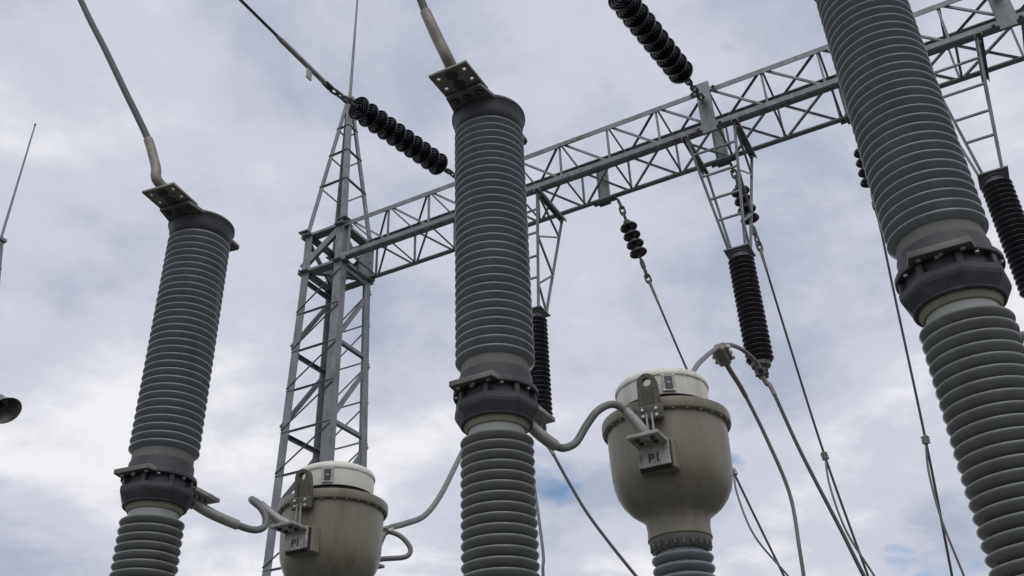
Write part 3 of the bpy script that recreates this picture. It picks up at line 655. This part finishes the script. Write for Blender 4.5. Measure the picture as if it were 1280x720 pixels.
for i, us in enumerate(STR_U):
    b = (us, -.075, 9.365)
    t = empty('strain_insulator_string', W(*b), A, sl[i], 'insulator string', 'strain strings on the front of the beam')
    G().box(-.05, .05, 0, .012, -.05, .05, None, .003).box(-.010, .010, -.06, .0, -.03, .03, None, .003).obj('anchor_lug', 'galv', t)
    for k in range(5): place('chain_link', LINK, t, ds*(.085+.092*k), ds, (k % 2)*PI/2)
    G().tube([ds*.46, ds*.60], .016, 8).obj('ball_link', 'hard', t)
    for k in range(10): place('insulator_disc', DISC, t, ds*(.63+.168*k), ds)
    e0 = .63+.168*9+.07
    G().tube([ds*e0, ds*(e0+.16)], .020, 8).obj('ball_link', 'hard', t)
    place('chain_link', LINK, t, ds*(e0+.20), ds); place('chain_link', LINK, t, ds*(e0+.29), ds, PI/2); place('chain_link', LINK, t, ds*(e0+.38), ds)
    E0 = Vector(b) + ds*(e0+.42)
    # conductor with compression dead-end
    t = empty('line_conductor', W(*E0), A, ll[i], 'conductor', 'overhead line conductors')
    dc = Vector((-.0766, -.9885, .10)).normalized()
    pts = [Vector((0, 0, 0)) + dc*x + Vector((0, 0, .0016*x*x)) for x in (0, .3, .7, 1.2, 2, 3, 4.5, 6.5, 10, 15, 22, 30)]
    G().tube(pts, .0165, 10).obj('conductor', 'cabled', t, True)
    G().tube([dc*.10, dc*.14, dc*.78, dc*.86], [.018, .029, .029, .02], 12).obj('dead_end_sleeve', 'alu', t, True)
    G().box(-.008, .008, -.04, .04, -.16, 0, Matrix.Translation(dc*.36), .002).obj('jumper_tab', 'alu', t)
    G().tube([dc*.02+Vector((.03,0,0)), dc*.12+Vector((.03,0,0)), dc*.12-Vector((.03,0,0)), dc*.02-Vector((.03,0,0))], .011, 8).obj('clevis', 'hard', t)

wl = ['thin wire dropping behind the bowl-shaped current transformer', 'thin wire passing the hanging insulator over the bowl-shaped transformer', 'thin wire emerging from behind the largest breaker pole']
ul = ['small string of four dark bells on the beam alone between two hanging brackets',
      'small string of four dark bells seen through the ladder-like bracket',
      'small string of four dark bells half hidden by the largest breaker pole']
drops = [
 [(3.826, .70, 8.78), (4.017, .80, 7.914), (4.304, 1.05, 6.529), (4.591, 1.25, 5.323), (4.886, 1.45, 4.198), (5.016, 1.55, 3.72), (5.15, 1.6, 2.86)],
 [(5.300, .70, 8.90), (5.40, .79, 7.93), (5.487, 1.0, 6.585), (5.579, 1.2, 5.275), (5.71, 1.4, 4.058), (5.76, 1.5, 3.687), (5.82, 1.6, 2.86)],
 [(6.80, .70, 8.88), (6.75, .79, 7.93), (6.675, .92, 6.8), (6.575, 1.1, 5.192), (6.468, 1.3, 3.917), (6.437, 1.4, 3.575), (6.40, 1.6, 2.86)]]
tails = [
 [(4.591, 1.25, 5.323), (4.600, 1.22, 5.054), (4.70, 1.25, 4.602), (4.933, 1.42, 4.184), (5.095, 1.5, 3.856), (5.25, 1.6, 2.86)],
 [(5.579, 1.2, 5.275), (5.568, 1.18, 4.934), (5.625, 1.22, 4.476), (5.771, 1.38, 4.044), (5.878, 1.5, 3.708), (5.95, 1.6, 2.86)],
 [(6.575, 1.1, 5.192), (6.523, 1.12, 4.876), (6.518, 1.16, 4.407), (6.57, 1.28, 3.897), (6.594, 1.4, 3.589), (6.58, 1.6, 2.86)]]
for i in range(3):
    p0, p1 = Vector(drops[i][0]), Vector(drops[i][1]); top = Vector((p0.x, p0.y, ZB-.035)); d = (p1-top).normalized()
    ln = (p1-top).length
    t = empty('suspension_string', W(*top), A, ul[i], 'insulator string', 'small strings on the back of the beam')
    G().box(-.012, .012, -.03, .03, -.05, .012, None, .003).obj('anchor_lug', 'galv', t)
    for k in range(3): place('chain_link', LINK, t, d*(.075+.092*k), d, (k % 2)*PI/2 + .5)
    G().tube([d*.30, d*.38], .02, 8).obj('ball_link', 'hard', t)
    for k in range(4): place('insulator_disc', BELL, t, d*(.40+.132*k), d)
    s0 = .40+.132*3+.05
    G().tube([d*s0, d*(s0+.08), d*(s0+.12), d*(s0+.20), d*(s0+.24)], [.014, .016, .030, .030, .014], 8).obj('turnbuckle', 'hard', t)
    place('chain_link', LINK, t, d*(s0+.29), d); place('chain_link', LINK, t, d*(s0+.37), d, PI/2)
    st = top + d*(s0+.40)
    pts = [tuple(st)] + drops[i][2:]
    t, sp = cable('dropper_wire', pts, .0125, 'cabled', wl[i], 'wire', 'thin wires dropping from the small strings', 8, [(.0, .30, .020, 'alud', .016)])
    cp = Vector(drops[i][3]); b = st
    cd = (Vector(drops[i][4])-Vector(drops[i][2])).normalized()
    clampblock(t, cp-b, cd, .85, 'wire_clamp')
    G().tube(spline([Vector(p)-b for p in tails[i]], 8), .011, 8).obj('tail_wire', 'cable', t, True)

# ------------------------------------------------------------------ low rack where the down cables land
rk = empty('cable_rack', W(5.6, 1.1), A, 'low steel rack under the beam where the cables land', 'rack')
for vv in (-.48, .5): G().chan((-3.3, vv, 2.60), (3.3, vv, 2.60), .12, .06, (0, 0, 1)).obj('rail', 'galv', rk)
for uu in (-2.6, 2.6):
    for vv in (-.48, .5): G().L((uu, vv, 0.08), (uu, vv, 2.54), .10, (0, 1, 0), .01).obj('post', 'galv', rk)
    G().box(uu-.25, uu+.25, -.75, .8, 0, .08, None, .01).obj('footing', 'conc', rk)
PIN = G().lathe([(.05, 0), (.05, .03), (.03, .05), (.055, .08), (.03, .10), (.055, .13), (.03, .15), (.055, .18), (.03, .2), (.035, .24), (0, .25)], 24).mesh('pin_insulator', 'brown', True)
for p, r_, m_, lab in downs: link('pin_insulator', PIN, rk, (p[-1][0]-5.6, p[-1][1]-1.1, 2.602))
for p in drops + tails: link('pin_insulator', PIN, rk, (p[-1][0]-5.6, p[-1][1]-1.1, 2.602))
